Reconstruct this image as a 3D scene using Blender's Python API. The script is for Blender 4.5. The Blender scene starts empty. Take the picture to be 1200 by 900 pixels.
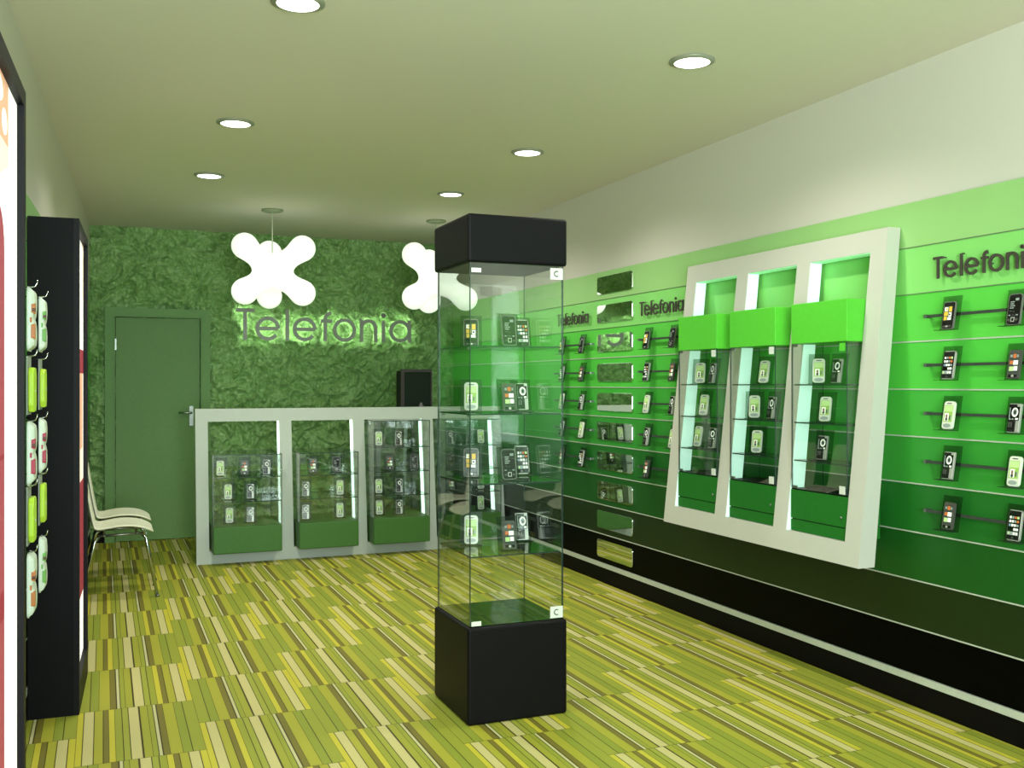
import bpy, bmesh, math, random
from mathutils import Vector, Matrix
random.seed(4)
sc = bpy.context.scene
COL = sc.collection
PI = math.pi

# ------------------------------------------------------------------ materials
def lin(h):
    if isinstance(h, str):
        h = tuple(int(h[i:i+2], 16) for i in (0, 2, 4))
    r = []
    for v in h[:3]:
        v = v/255.0
        r.append(v/12.92 if v <= 0.04045 else ((v+0.055)/1.055)**2.4)
    return tuple(r) + (1.0,)

def principled(name):
    m = bpy.data.materials.new(name)
    m.use_nodes = True
    return m, m.node_tree, m.node_tree.nodes['Principled BSDF']

def mat(name, col, rough=0.5, metal=0.0, spec=0.5, emit=0.0, ecol=None, var=0.0, vscale=40, bump=0.0, bscale=200, coat=0.0):
    m, nt, b = principled(name)
    b.inputs['Base Color'].default_value = lin(col)
    b.inputs['Roughness'].default_value = rough
    b.inputs['Metallic'].default_value = metal
    b.inputs['Specular IOR Level'].default_value = spec
    b.inputs['Coat Weight'].default_value = coat
    if emit:
        b.inputs['Emission Color'].default_value = lin(ecol or col)
        b.inputs['Emission Strength'].default_value = emit
    if var or bump:
        tc = nt.nodes.new('ShaderNodeTexCoord')
        nz = nt.nodes.new('ShaderNodeTexNoise')
        nz.inputs['Scale'].default_value = vscale
        nz.inputs['Detail'].default_value = 3
        nt.links.new(tc.outputs['Object'], nz.inputs['Vector'])
        if var:
            mx = nt.nodes.new('ShaderNodeMixRGB')
            mx.blend_type = 'MULTIPLY'
            mx.inputs['Fac'].default_value = 1.0
            mx.inputs['Color1'].default_value = lin(col)
            rp = nt.nodes.new('ShaderNodeValToRGB')
            rp.color_ramp.elements[0].position = 0.3
            rp.color_ramp.elements[1].position = 0.7
            rp.color_ramp.elements[0].color = (1-var, 1-var, 1-var, 1)
            rp.color_ramp.elements[1].color = (1, 1, 1, 1)
            nt.links.new(nz.outputs['Fac'], rp.inputs['Fac'])
            nt.links.new(rp.outputs['Color'], mx.inputs['Color2'])
            nt.links.new(mx.outputs['Color'], b.inputs['Base Color'])
        if bump:
            n2 = nt.nodes.new('ShaderNodeTexNoise')
            n2.inputs['Scale'].default_value = bscale
            nt.links.new(tc.outputs['Object'], n2.inputs['Vector'])
            bp = nt.nodes.new('ShaderNodeBump')
            bp.inputs['Strength'].default_value = bump
            bp.inputs['Distance'].default_value = 0.01
            nt.links.new(n2.outputs['Fac'], bp.inputs['Height'])
            nt.links.new(bp.outputs['Normal'], b.inputs['Normal'])
    return m

def glass(name, tint, refl=1.0, base=0.045, rough=0.0):
    m = bpy.data.materials.new(name)
    m.use_nodes = True
    nt = m.node_tree
    nt.nodes.clear()
    out = nt.nodes.new('ShaderNodeOutputMaterial')
    tr = nt.nodes.new('ShaderNodeBsdfTransparent')
    tr.inputs['Color'].default_value = tuple(tint) + (1,)
    gl = nt.nodes.new('ShaderNodeBsdfGlossy')
    gl.inputs['Roughness'].default_value = rough
    gl.inputs['Color'].default_value = (refl, refl, refl, 1)
    lw = nt.nodes.new('ShaderNodeLayerWeight')
    pw = nt.nodes.new('ShaderNodeMath'); pw.operation = 'POWER'; pw.inputs[1].default_value = 4.0
    nt.links.new(lw.outputs['Facing'], pw.inputs[0])
    ma = nt.nodes.new('ShaderNodeMath'); ma.operation = 'MULTIPLY_ADD'; ma.inputs[1].default_value = 0.8; ma.inputs[2].default_value = base
    nt.links.new(pw.outputs[0], ma.inputs[0])
    lw.inputs['Blend'].default_value = 0.5
    mx = nt.nodes.new('ShaderNodeMixShader')
    nt.links.new(ma.outputs[0], mx.inputs['Fac'])
    nt.links.new(tr.outputs['BSDF'], mx.inputs[1])
    nt.links.new(gl.outputs['BSDF'], mx.inputs[2])
    nt.links.new(mx.outputs['Shader'], out.inputs['Surface'])
    return m

def emis(name, col, s):
    m = mat(name, col, 0.6)
    b = m.node_tree.nodes['Principled BSDF']
    b.inputs['Emission Color'].default_value = lin(col)
    b.inputs['Emission Strength'].default_value = s
    return m

M = {}
M['white_wall'] = mat('plaster wall', 'd0cac0', 0.9, spec=0.2, bump=0.03)
M['ceiling'] = mat('ceiling paint', 'dcd4c8', 0.95, spec=0.1, bump=0.03)
M['black'] = mat('black laminate', '070608', 0.55, spec=0.12, var=0.2)
M['black_satin'] = mat('black satin', '0b090c', 0.5, spec=0.14, var=0.12)
M['kick'] = mat('black kick', '090707', 0.6, spec=0.1, var=0.2)
M['kick_panel'] = mat('black gloss panel', '020202', 0.4, spec=0.05, var=0.2)
M['rail_white'] = mat('pale metal strip', 'c8ccc0', 0.4, metal=0.2, var=0.08)
M['joint_grey'] = mat('grey joint strip', '68795c', 0.5, metal=0.2, var=0.06)
M['frame_white'] = mat('white lacquer', 'c1bfb5', 0.55, spec=0.3, bump=0.05, bscale=400)
M['counter_white'] = mat('grey white lacquer', 'b9bfb6', 0.55, spec=0.3, bump=0.05, bscale=400)
M['strip_light'] = emis('light strip', 'e4fff2', 2.6)
M['soffit_glow'] = emis('glow for lit soffit', 'a6f0b4', 0.35)  # mint light on the soffits put in as emission, no lamp there
M['jamb_glow'] = emis('glow for lit jamb', 'd9fff0', 0.55)  # daylight on the far jambs put in as a faint emission
M['cap_green'] = mat('bright green cap', '58c236', 0.45, spec=0.3, var=0.06)
M['base_green'] = mat('mid green base', '1d6b22', 0.5, spec=0.25, var=0.08)
M['base_green2'] = mat('leaf green base', '416c2e', 0.5, spec=0.3, var=0.08)
M['groove'] = mat('dark groove', '0a120a', 0.6)
M['glass'] = glass('clear glass', (0.965, 0.98, 0.97), 0.9)
M['glass_edge'] = mat('glass edge', '2c3d38', 0.25, spec=0.5, var=0.2)
M['glass_shelf'] = glass('shelf glass', (0.86, 0.93, 0.88), 0.8)
M['acrylic'] = glass('smoked acrylic', (0.66, 0.72, 0.66), 0.3, 0.03, 0.35)
M['mirror'] = mat('mirror', 'e4ece4', 0.02, metal=1.0)
M['mirror_edge'] = mat('mirror edge', 'c0cabd', 0.2, metal=0.8)
M['chrome'] = mat('chrome', 'b9bdb9', 0.18, metal=1.0)
M['steel'] = mat('brushed steel', '8d928c', 0.35, metal=0.9, var=0.1)
M['rail_dark'] = mat('dark rail', '4c524e', 0.4, metal=0.5, var=0.1)
M['letter'] = mat('grey letter', '9a9b93', 0.5, metal=0.1, var=0.1)
M['letter_dark'] = mat('dark letter', '48413a', 0.45, metal=0.2, var=0.1)
M['halo'] = emis('halo light', 'ecffe6', 6.5)
M['lamp_shade'] = emis('opal plastic', 'f2f8ec', 0.8)
M['canopy'] = mat('lamp canopy', '8f9878', 0.5)
M['cord'] = mat('pale cord', 'c9d0b8', 0.6)
M['lens'] = emis('downlight lens', 'fffff4', 4.0)
M['ring'] = mat('downlight ring', '9a9c8c', 0.4, metal=0.3)
M['chair_white'] = mat('cream chair shell', 'e6e2cc', 0.4, spec=0.4, var=0.04)
M['door'] = mat('green door paint', '678c4c', 0.5, spec=0.3, var=0.08)
M['door_frame'] = mat('green door frame paint', '6c9452', 0.5, spec=0.3, var=0.08)
M['monitor'] = mat('dark monitor plastic', '241d22', 0.6, spec=.2)
M['monitor_edge'] = mat('monitor bezel', '3a3434', 0.5, spec=.3)
M['monitor_screen'] = mat('monitor dark screen', '141f12', 0.5, spec=.15)
M['lock_white'] = mat('white lock plate', 'e6e8e2', 0.35, metal=0.2)
M['poster_white'] = emis('poster white', 'fbf7f4', 0.75)
M['poster_orange'] = emis('poster orange', 'f0b498', 0.42)
M['poster_peach'] = emis('poster peach', 'f8e2d2', 0.6)
M['poster_red'] = emis('poster crimson', 'a82846', 0.2)
M['poster_rose'] = emis('poster rose', 'b8485f', 0.2)
# phone materials
M['ph_black'] = mat('phone black', '121114', 0.25)
M['ph_grey'] = mat('phone grey', '55544f', 0.35, metal=0.3)
M['ph_silver'] = mat('phone silver', 'bcbab4', 0.4, metal=0.5)
M['ph_rim'] = mat('phone rim', '7f7d78', 0.4, metal=0.4)
M['ph_white'] = mat('phone white', 'd9dccd', 0.35)
M['s_black'] = mat('screen black', '08090a', 0.12)
M['s_grey'] = mat('screen grey', '8d9692', 0.3, emit=0.15)
M['s_dim'] = mat('screen dim', '3c4240', 0.3)
M['s_white'] = mat('screen white', 'eef0e4', 0.4, emit=0.35)
M['s_yellow'] = mat('screen yellow', 'd9b23c', 0.4, emit=0.25)
M['s_orange'] = mat('screen orange', 'c26a35', 0.4, emit=0.2)
M['s_green'] = mat('screen green', '8fb253', 0.4, emit=0.2)
M['s_lime'] = mat('screen lime', 'b4cf8a', 0.4, emit=0.25)
M['s_skin'] = mat('screen tan', '8a6650', 0.4)
M['s_blue'] = mat('screen blue', '7d92ad', 0.4, emit=0.15)
# packs
M['pk_white'] = mat('blister white', 'cdd6ca', 0.4, spec=0.5)
M['pk_orange'] = mat('print orange', 'c0743a', 0.4)
M['pk_green'] = mat('print green', '6fae4e', 0.4)
M['pk_red'] = mat('print red', 'b0304a', 0.4)
M['pk_brown'] = mat('print brown', '5a3422', 0.4)
M['pk_lime'] = mat('lime pouch', 'a9cc35', 0.4, emit=0.1)
M['pk_card'] = mat('grey card', '8f948c', 0.5)
BANDS = ['98c67c', '86cf6e', '5cc648', '50bd42', '41a83a', '338e31', '1e6722', '185219', '182a0e']
for i, h in enumerate(BANDS):
    M['band%d' % i] = mat('green laminate tone %s' % 'abcdefghi'[i], h, 0.38, spec=0.32, var=0.04, vscale=3)

# floor material: carpet tiles with stripes
def floor_material():
    m, nt, b = principled('striped floor')
    N, L = nt.nodes, nt.links
    def math_(op, a, c=None):
        n = N.new('ShaderNodeMath'); n.operation = op
        for k, v in enumerate((a, c)):
            if v is None: continue
            if isinstance(v, (int, float)): n.inputs[k].default_value = v
            else: L.new(v, n.inputs[k])
        return n.outputs[0]
    tc = N.new('ShaderNodeTexCoord'); sp = N.new('ShaderNodeSeparateXYZ')
    L.new(tc.outputs['Object'], sp.inputs[0])
    TW, TL = 0.465, 0.64
    cx = math_('DIVIDE', math_('ADD', sp.outputs[0], 0.10 + TW*10), TW)
    ci = math_('FLOOR', cx); u = math_('FRACT', cx)
    odd = math_('MODULO', ci, 2.0)
    cy = math_('ADD', math_('DIVIDE', math_('ADD', sp.outputs[1], -4.59 + TL*20), TL), math_('MULTIPLY', odd, 0.5))
    ri = math_('FLOOR', cy); v = math_('FRACT', cy)
    par = math_('MODULO', math_('ADD', ri, math_('FLOOR', math_('MULTIPLY', ci, 0.5))), 2.0)
    # u' = par ? 1-u : u
    uu = math_('ADD', math_('MULTIPLY', u, math_('SUBTRACT', 1.0, math_('MULTIPLY', par, 2.0))), par)
    Y, C, G, O, YG, W, D = 'd2c843', 'd6cc8e', 'a2a83e', '837a34', 'b4b13e', 'd4d0a0', '4a4118'
    st = [(Y, .05), (C, .085), (YG, .075), (O, .045), (Y, .05), (G, .062), ('a8ad44', .053), (C, .09), (D, .014), ('abac3e', .062),
          (G, .045), (W, .032), (D, .012), (O, .045), (YG, .098), ('98a23c', .075), (G, .107)]
    rp = N.new('ShaderNodeValToRGB'); cr = rp.color_ramp; cr.interpolation = 'CONSTANT'
    tot = sum(w for _, w in st); p = 0; stops = []
    for i, (h, w) in enumerate(st):
        if h != D and i and st[i-1][0] != D:
            stops.append((p, '4f491a')); stops.append((p+.006, h))
        else:
            stops.append((p, h))
        p += w/tot
    cr.elements[0].position = 0; cr.elements[0].color = lin(stops[0][1])
    cr.elements[1].position = stops[1][0]; cr.elements[1].color = lin(stops[1][1])
    for q, h in stops[2:32]:
        e = cr.elements.new(q); e.color = lin(h)
    L.new(uu, rp.inputs['Fac'])
    # seams across
    s1 = math_('LESS_THAN', v, 0.006); s2 = math_('LESS_THAN', u, 0.005)
    s = math_('MAXIMUM', s1, s2)
    mx = N.new('ShaderNodeMixRGB'); mx.inputs['Color2'].default_value = lin('453f18')
    L.new(math_('MULTIPLY', s, 0.7), mx.inputs['Fac']); L.new(rp.outputs['Color'], mx.inputs['Color1'])
    nz = N.new('ShaderNodeTexNoise'); nz.inputs['Scale'].default_value = 350
    L.new(tc.outputs['Object'], nz.inputs['Vector'])
    r2 = N.new('ShaderNodeValToRGB'); r2.color_ramp.elements[0].color = (.68, .67, .62, 1); r2.color_ramp.elements[1].color = (.95, .94, .88, 1)
    L.new(nz.outputs['Fac'], r2.inputs['Fac'])
    m2 = N.new('ShaderNodeMixRGB'); m2.blend_type = 'MULTIPLY'; m2.inputs['Fac'].default_value = 1
    L.new(mx.outputs['Color'], m2.inputs['Color1']); L.new(r2.outputs['Color'], m2.inputs['Color2'])
    L.new(m2.outputs['Color'], b.inputs['Base Color'])
    b.inputs['Roughness'].default_value = 0.6
    b.inputs['Specular IOR Level'].default_value = 0.2
    return m
M['floor'] = floor_material()

def crumple_material():
    m, nt, b = principled('crumpled green wall covering')
    N, L = nt.nodes, nt.links
    tc = N.new('ShaderNodeTexCoord')
    n1 = N.new('ShaderNodeTexNoise'); n1.inputs['Scale'].default_value = 34; n1.inputs['Detail'].default_value = 5
    n1.inputs['Roughness'].default_value = 0.6; n1.inputs['Distortion'].default_value = 0.6
    L.new(tc.outputs['Object'], n1.inputs['Vector'])
    bp = N.new('ShaderNodeBump'); bp.inputs['Strength'].default_value = 0.9; bp.inputs['Distance'].default_value = 0.02
    L.new(n1.outputs['Fac'], bp.inputs['Height']); L.new(bp.outputs['Normal'], b.inputs['Normal'])
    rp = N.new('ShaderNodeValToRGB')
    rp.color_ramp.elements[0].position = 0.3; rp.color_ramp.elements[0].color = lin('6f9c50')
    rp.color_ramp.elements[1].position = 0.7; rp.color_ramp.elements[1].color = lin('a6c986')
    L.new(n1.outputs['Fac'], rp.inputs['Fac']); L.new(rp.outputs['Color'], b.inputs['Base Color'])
    b.inputs['Roughness'].default_value = 0.3
    b.inputs['Specular IOR Level'].default_value = 0.7
    return m
M['crumple'] = crumple_material()

# ------------------------------------------------------------------ mesh builder
class MB:
    def __init__(s):
        s.v = []; s.f = []; s.m = []; s.sm = []
    def add(s, verts, faces, mi=0, smooth=False):
        o = len(s.v); s.v += [tuple(p) for p in verts]
        for f in faces:
            s.f.append(tuple(i+o for i in f)); s.m.append(mi); s.sm.append(smooth)
        return s
    def box(s, x0, x1, y0, y1, z0, z1, mi=0, edge=None, thin=None):
        v = [(x0,y0,z0),(x1,y0,z0),(x1,y1,z0),(x0,y1,z0),(x0,y0,z1),(x1,y0,z1),(x1,y1,z1),(x0,y1,z1)]
        fs = {'z-':(0,3,2,1),'z+':(4,5,6,7),'y-':(0,1,5,4),'x+':(1,2,6,5),'y+':(2,3,7,6),'x-':(3,0,4,7)}
        o = len(s.v); s.v += v
        for k, f in fs.items():
            s.f.append(tuple(i+o for i in f)); s.sm.append(False)
            s.m.append(mi if (edge is None or k[0] == thin) else edge)
        return s
    def tube(s, pts, r, n=8, mi=0, rs=None):
        pts = [Vector(p) for p in pts]; rings = []
        up = Vector((0, 0, 1))
        for i, p in enumerate(pts):
            if i == 0: d = pts[1]-p
            elif i == len(pts)-1: d = p-pts[i-1]
            else: d = (pts[i+1]-p).normalized()+(p-pts[i-1]).normalized()
            d.normalize()
            a = d.cross(up)
            if a.length < 1e-3: a = d.cross(Vector((1, 0, 0)))
            a.normalize(); b = a.cross(d).normalized()
            rr = rs[i] if rs else r
            rings.append([p+a*rr*math.cos(2*PI*k/n)+b*rr*math.sin(2*PI*k/n) for k in range(n)])
        v = [q for rg in rings for q in rg]; f = []
        for i in range(len(pts)-1):
            for k in range(n):
                f.append((i*n+k, i*n+(k+1) % n, (i+1)*n+(k+1) % n, (i+1)*n+k))
        f.append(tuple(range(n-1, -1, -1))); f.append(tuple(range((len(pts)-1)*n, len(pts)*n)))
        return s.add(v, f, mi, True)
    def lathe(s, prof, c=(0,0,0), n=28, mi=0, cap=True, smooth=True):
        v = []; f = []
        for r, z in prof:
            for k in range(n):
                v.append((c[0]+r*math.cos(2*PI*k/n), c[1]+r*math.sin(2*PI*k/n), c[2]+z))
        for i in range(len(prof)-1):
            for k in range(n):
                f.append((i*n+k, i*n+(k+1) % n, (i+1)*n+(k+1) % n, (i+1)*n+k))
        if cap:
            f.append(tuple(range(n-1, -1, -1))); f.append(tuple(range((len(prof)-1)*n, len(prof)*n)))
        return s.add(v, f, mi, smooth)
    def prism(s, poly, t0, t1, mp, mi=0, back=None):
        n = len(poly)
        v = [mp(a, b, t0) for a, b in poly]+[mp(a, b, t1) for a, b in poly]
        s.add(v, [tuple(range(n))], mi)
        o = len(s.v)-2*n
        s.f.append(tuple(o+n+i for i in range(n-1, -1, -1))); s.m.append(mi if back is None else back); s.sm.append(False)
        for i in range(n):
            j = (i+1) % n
            s.f.append((o+i, o+n+i, o+n+j, o+j)); s.m.append(mi); s.sm.append(False)
        return s
    def mesh(s, name, mats, fix=True, bevel=0.0, seg=3):
        me = bpy.data.meshes.new(name)
        me.from_pydata(s.v, [], s.f)
        for m in mats: me.materials.append(m)
        for p, mi, sm in zip(me.polygons, s.m, s.sm):
            p.material_index = mi; p.use_smooth = sm
        bm = bmesh.new(); bm.from_mesh(me)
        if fix: bmesh.ops.recalc_face_normals(bm, faces=bm.faces)
        if bevel:
            bmesh.ops.bevel(bm, geom=list(bm.edges), offset=bevel, segments=seg, affect='EDGES', profile=0.5, clamp_overlap=True)
            for f in bm.faces: f.smooth = False
        bm.to_mesh(me); bm.free()
        return me
    def obj(s, name, mats, parent=None, bevel=0.0, seg=3, fix=True):
        if not isinstance(mats, (list, tuple)): mats = [mats]
        mats = [M[m] if isinstance(m, str) else m for m in mats]
        return link(name, s.mesh(name, mats, fix, bevel, seg), parent)

def link(name, me, parent=None):
    o = bpy.data.objects.new(name, me); COL.objects.link(o)
    if parent: o.parent = parent
    return o
def thing(name, label, cat, loc=(0,0,0), rot=(0,0,0), group=None):
    o = bpy.data.objects.new(name, None); COL.objects.link(o)
    o.location = loc; o.rotation_euler = rot; o.empty_display_size = 0.1
    o['label'] = label; o['category'] = cat
    if group: o['group'] = group
    return o
def tag(o, label, cat, group=None):
    o['label'] = label; o['category'] = cat
    if group: o['group'] = group
    return o
def struct(o):
    o['kind'] = 'structure'; return o
def box_obj(name, b, mats, parent=None, bevel=0.0, seg=3):
    return MB().box(*b).obj(name, mats, parent, bevel, seg)

def slab(us, vs, holes, t, mp, m=None, mi=0):
    """plate with rectangular holes. mp(u,v,k) k=0 front 1 back"""
    m = m or MB(); idx = {}; verts = []; faces = []
    def V(i, j, k):
        key = (i, j, k)
        if key not in idx:
            idx[key] = len(verts); verts.append(mp(us[i], vs[j], k))
        return idx[key]
    nu, nv = len(us)-1, len(vs)-1
    solid = lambda i, j: 0 <= i < nu and 0 <= j < nv and (i, j) not in holes
    for i in range(nu):
        for j in range(nv):
            if not solid(i, j): continue
            faces.append((V(i,j,0), V(i+1,j,0), V(i+1,j+1,0), V(i,j+1,0)))
            faces.append((V(i,j,1), V(i,j+1,1), V(i+1,j+1,1), V(i+1,j,1)))
            for (di, dj, a, b) in ((-1,0,(i,j),(i,j+1)), (1,0,(i+1,j),(i+1,j+1)), (0,-1,(i,j),(i+1,j)), (0,1,(i,j+1),(i+1,j+1))):
                if not solid(i+di, j+dj):
                    faces.append((V(*a,0), V(*b,0), V(*b,1), V(*a,1)))
    return m.add(verts, faces, mi)

def rrect(x0, x1, y0, y1, r, n=5):
    p = []
    for cx, cy, a0 in ((x1-r, y0+r, -PI/2), (x1-r, y1-r, 0), (x0+r, y1-r, PI/2), (x0+r, y0+r, PI)):
        for k in range(n+1):
            a = a0+k*PI/2/n; p.append((cx+r*math.cos(a), cy+r*math.sin(a)))
    return p

def ribbon(pts, w, closed=False):
    """list of quads (as polygons) following a 2D polyline"""
    n = len(pts); L = []; R = []
    for i in range(n):
        if closed: a, b = pts[(i-1) % n], pts[(i+1) % n]
        else: a, b = pts[max(i-1, 0)], pts[min(i+1, n-1)]
        dx, dy = b[0]-a[0], b[1]-a[1]; l = math.hypot(dx, dy) or 1
        nx, ny = -dy/l*w/2, dx/l*w/2
        L.append((pts[i][0]+nx, pts[i][1]+ny)); R.append((pts[i][0]-nx, pts[i][1]-ny))
    return L, R
def arc(cx, cy, r, a0, a1, n=20):
    return [(cx+r*math.cos(math.radians(a0+(a1-a0)*k/n)), cy+r*math.sin(math.radians(a0+(a1-a0)*k/n))) for k in range(n+1)]

def stroke(m, pts, w, t0, t1, mp, closed=False, mi=0, back=0):
    L, R = ribbon(pts, w, closed); n = len(pts)
    v = [mp(a, b, t0) for a, b in L]+[mp(a, b, t0) for a, b in R]+[mp(a, b, t1) for a, b in L]+[mp(a, b, t1) for a, b in R]
    F = []; Bk = []
    rng = range(n) if closed else range(n-1)
    for i in rng:
        j = (i+1) % n
        F.append((i, j, n+j, n+i)); Bk.append((2*n+i, 3*n+i, 3*n+j, 2*n+j))
        F.append((i, 2*n+i, 2*n+j, j)); F.append((n+i, n+j, 3*n+j, 3*n+i))
    if not closed:
        F.append((0, n, 3*n, 2*n)); F.append((n-1, 3*n-1-n+0 if False else 3*n-1, 4*n-1, 2*n-1))
    o = len(m.v); m.v += v
    for f in F: m.f.append(tuple(i+o for i in f)); m.m.append(mi); m.sm.append(False)
    for f in Bk: m.f.append(tuple(i+o for i in f)); m.m.append(back); m.sm.append(False)
    return m

W_ = 0.1
LET = {
 'T': [([(0, .95), (.56, .95)], 0), ([(.28, .95), (.28, 0)], 0)],
 'e': [(arc(.39, .38, .33, -38, -360, 30), 0), ([(.06, .38), (.72, .38)], 0)],
 'l': [([(.05, 0), (.05, 1.0)], 0)],
 'f': [([(.14, 0), (.14, .74)]+arc(.32, .74, .18, 180, 85, 10)[1:], 0), ([(0, .66), (.36, .66)], 0)],
 'o': [(arc(.38, .38, .33, 0, 360, 32)[:-1], 1)],
 'n': [([(.05, 0), (.05, .74)], 0), (arc(.29, .46, .24, 180, 0, 16)+[(.53, 0)], 0)],
 'i': [([(.05, 0), (.05, .70)], 0), (arc(.05, .90, .035, 0, 360, 10)[:-1], 1)],
 'a': [(arc(.36, .38, .32, 0, 360, 32)[:-1], 1), ([(.68, 0), (.68, .74)], 0)],
}
POS = [('T', 0), ('e', .60), ('l', 1.56), ('e', 1.78), ('f', 2.70), ('o', 3.10), ('n', 4.0), ('i', 4.75), ('a', 5.02)]
def sign(name, label, place, unit, t0, t1, mt, halo=None, w=W_, group=None):
    """place(u, z, n) -> xyz, n = distance from the wall"""
    r = thing(name, label, 'sign', place(0, 0, 0), group=group)
    base = Vector(place(0, 0, 0))
    for ch, px in POS:
        m = MB()
        mp = lambda a, b, n: Vector(place((px+a)*unit, b*unit, n))-base
        for si, (pts, closed) in enumerate(LET[ch]):
            stroke(m, pts, w, t0+.0008*si, t1+.0004*si, mp, bool(closed), 0, 1 if halo else 0)
        # fine stand-off pin joining the letter to the wall
        a, b = LET[ch][0][0][len(LET[ch][0][0])//2]
        k = .03
        m.prism([(a-k, b-k), (a+k, b-k), (a+k, b+k), (a-k, b+k)], t1, -.04 if halo else .001, mp, 0)
        m.obj('letter', [mt, halo] if halo else [mt], r, fix=False)
    return r

# ------------------------------------------------------------------ room shell
XR = 3.28; YB = 9.45; ZC = 2.8; Y0 = -1.6
SL = 0.0385
def LX(y): return -0.475+SL*y
struct(box_obj('floor', (-.75, XR+.1, Y0, YB+.12, -.1, 0), 'floor'))
struct(box_obj('ceiling', (-.75, XR+.1, Y0, YB+.12, ZC, ZC+.1), 'ceiling'))
def crumpled_wall():
    from mathutils import noise
    x0, x1 = -.25, XR+.1; st = .0125
    nx = int((x1-x0)/st)+1; nz = int(ZC/st)+1
    m = MB(); v = []; f = []
    for k in range(nz+1):
        z = ZC*k/nz
        for i in range(nx+1):
            x = x0+(x1-x0)*i/nx
            p = Vector((x, z, 0))
            w = noise.noise_vector(p*4.0)*.06
            q = p+w
            h = abs(noise.noise(q*7.5))*1.0+abs(noise.noise(q*15+Vector((7, 3, 1))))*.55+abs(noise.noise(q*31+Vector((2, 9, 4))))*.16
            flat = z < .115 or (-.01 < x < .92 and z < 2.09)
            y = YB-.022+min(.105, .112*h)
            v.append((x, max(y, YB) if flat else y, z))
    for k in range(nz):
        for i in range(nx):
            a = k*(nx+1)+i
            f += [(a, a+1, a+nx+2), (a, a+nx+2, a+nx+1)] if (i+k) % 2 else [(a, a+1, a+nx+1), (a+1, a+nx+2, a+nx+1)]
    m.add(v, f, 0, False)
    m.box(x0, x1, YB+.09, YB+.12, 0, ZC)
    return struct(m.obj('wall_back', 'crumple', fix=False))
crumpled_wall()
LINES = [1.995, 1.791, 1.584, 1.377, 1.172, .968, .757, .548, .341]
TOP = 2.193
def banded_wall(name, place, y0, y1, th=.02):
    w = struct(MB().prism([(y0, 0), (y1, 0), (y1, ZC), (y0, ZC)], .1, 0, place).obj(name, 'white_wall'))
    zs = [TOP]+LINES
    for i in range(9):
        MB().prism([(y0, zs[i+1]+.001), (y1, zs[i+1]+.001), (y1, zs[i]-.001), (y0, zs[i]-.001)], -.0005, -th, place).obj('green_panel', 'band%d' % i, w)
    MB().prism([(y0, .14), (y1, .14), (y1, .340), (y0, .340)], -.0005, -th, place).obj('black_panel', 'kick_panel', w)
    for i, z in enumerate(LINES):
        h = .0035 if i < 2 else .0055
        MB().prism([(y0, z-h/2), (y1, z-h/2), (y1, z+h/2), (y0, z+h/2)], -th-.0005, -th-(.004 if th > .01 else .002), place).obj('joint_strip', 'joint_grey' if i < 2 else 'rail_white', w)
    return w
pr = lambda a, b, t: (XR+t, a, b)
banded_wall('wall_right', pr, Y0, YB-.001)
def pl(a, b, t): return (LX(a)-t, a, b)
banded_wall('wall_left', pl, Y0, YB-.001, .004)
struct(box_obj('baseboard_right', (3.258, XR-.0005, Y0, YB-.001, 0, .107), 'kick'))
struct(box_obj('trim_1', (3.252, XR-.0005, Y0, YB-.001, .1075, .138), 'rail_white'))
struct(MB().prism([(Y0, 0), (YB-.001, 0), (YB-.001, .107), (Y0, .107)], -.0005, -.006, pl).obj('baseboard_left', 'kick'))
struct(MB().prism([(Y0, .1075), (YB-.001, .1075), (YB-.001, .138), (Y0, .138)], -.0005, -.007, pl).obj('trim_2', 'rail_white'))
struct(box_obj('baseboard_back', (.905, 3.25, YB-.012, YB-.0005, 0, .1), 'kick'))
struct(box_obj('baseboard_back_corner', (-.08, .008, YB-.012, YB-.0005, 0, .1), 'kick'))

# door in the back wall
dr = struct(bpy.data.objects.new('door_1', None)); COL.objects.link(dr); dr.location = (.457, YB, 0)
def dmp(u, v, k): return (u, -.045 if k == 0 else -.0005, v)
slab([-.445, -.362, .362, .445], [0.0, 1.995, 2.075], {(1, 0)}, 1, dmp).obj('door_frame', 'door_frame', dr)
def dmp2(u, v, k): return (u, -.053 if k == 0 else -.0455, v)
slab([-.375, -.362, .362, .375], [0.0, 1.995, 2.008], {(1, 0)}, 1, dmp2).obj('door_stop_bead', 'door', dr)
box_obj('door_leaf', (-.355, .355, -.022, -.002, .006, 1.988), 'door', dr)
hd = MB(); hd.box(.265, .30, -.034, -.0225, 1.02, 1.20)
hd.obj('handle_plate', 'steel', dr)
MB().tube([(.283, -.034, 1.14), (.283, -.07, 1.14), (.27, -.075, 1.14), (.17, -.075, 1.142)], .009, 8).obj('handle_lever', 'chrome', dr)
box_obj('hinge', (-.364, -.35, -.05, -.0225, 1.70, 1.80), 'steel', dr)

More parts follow.
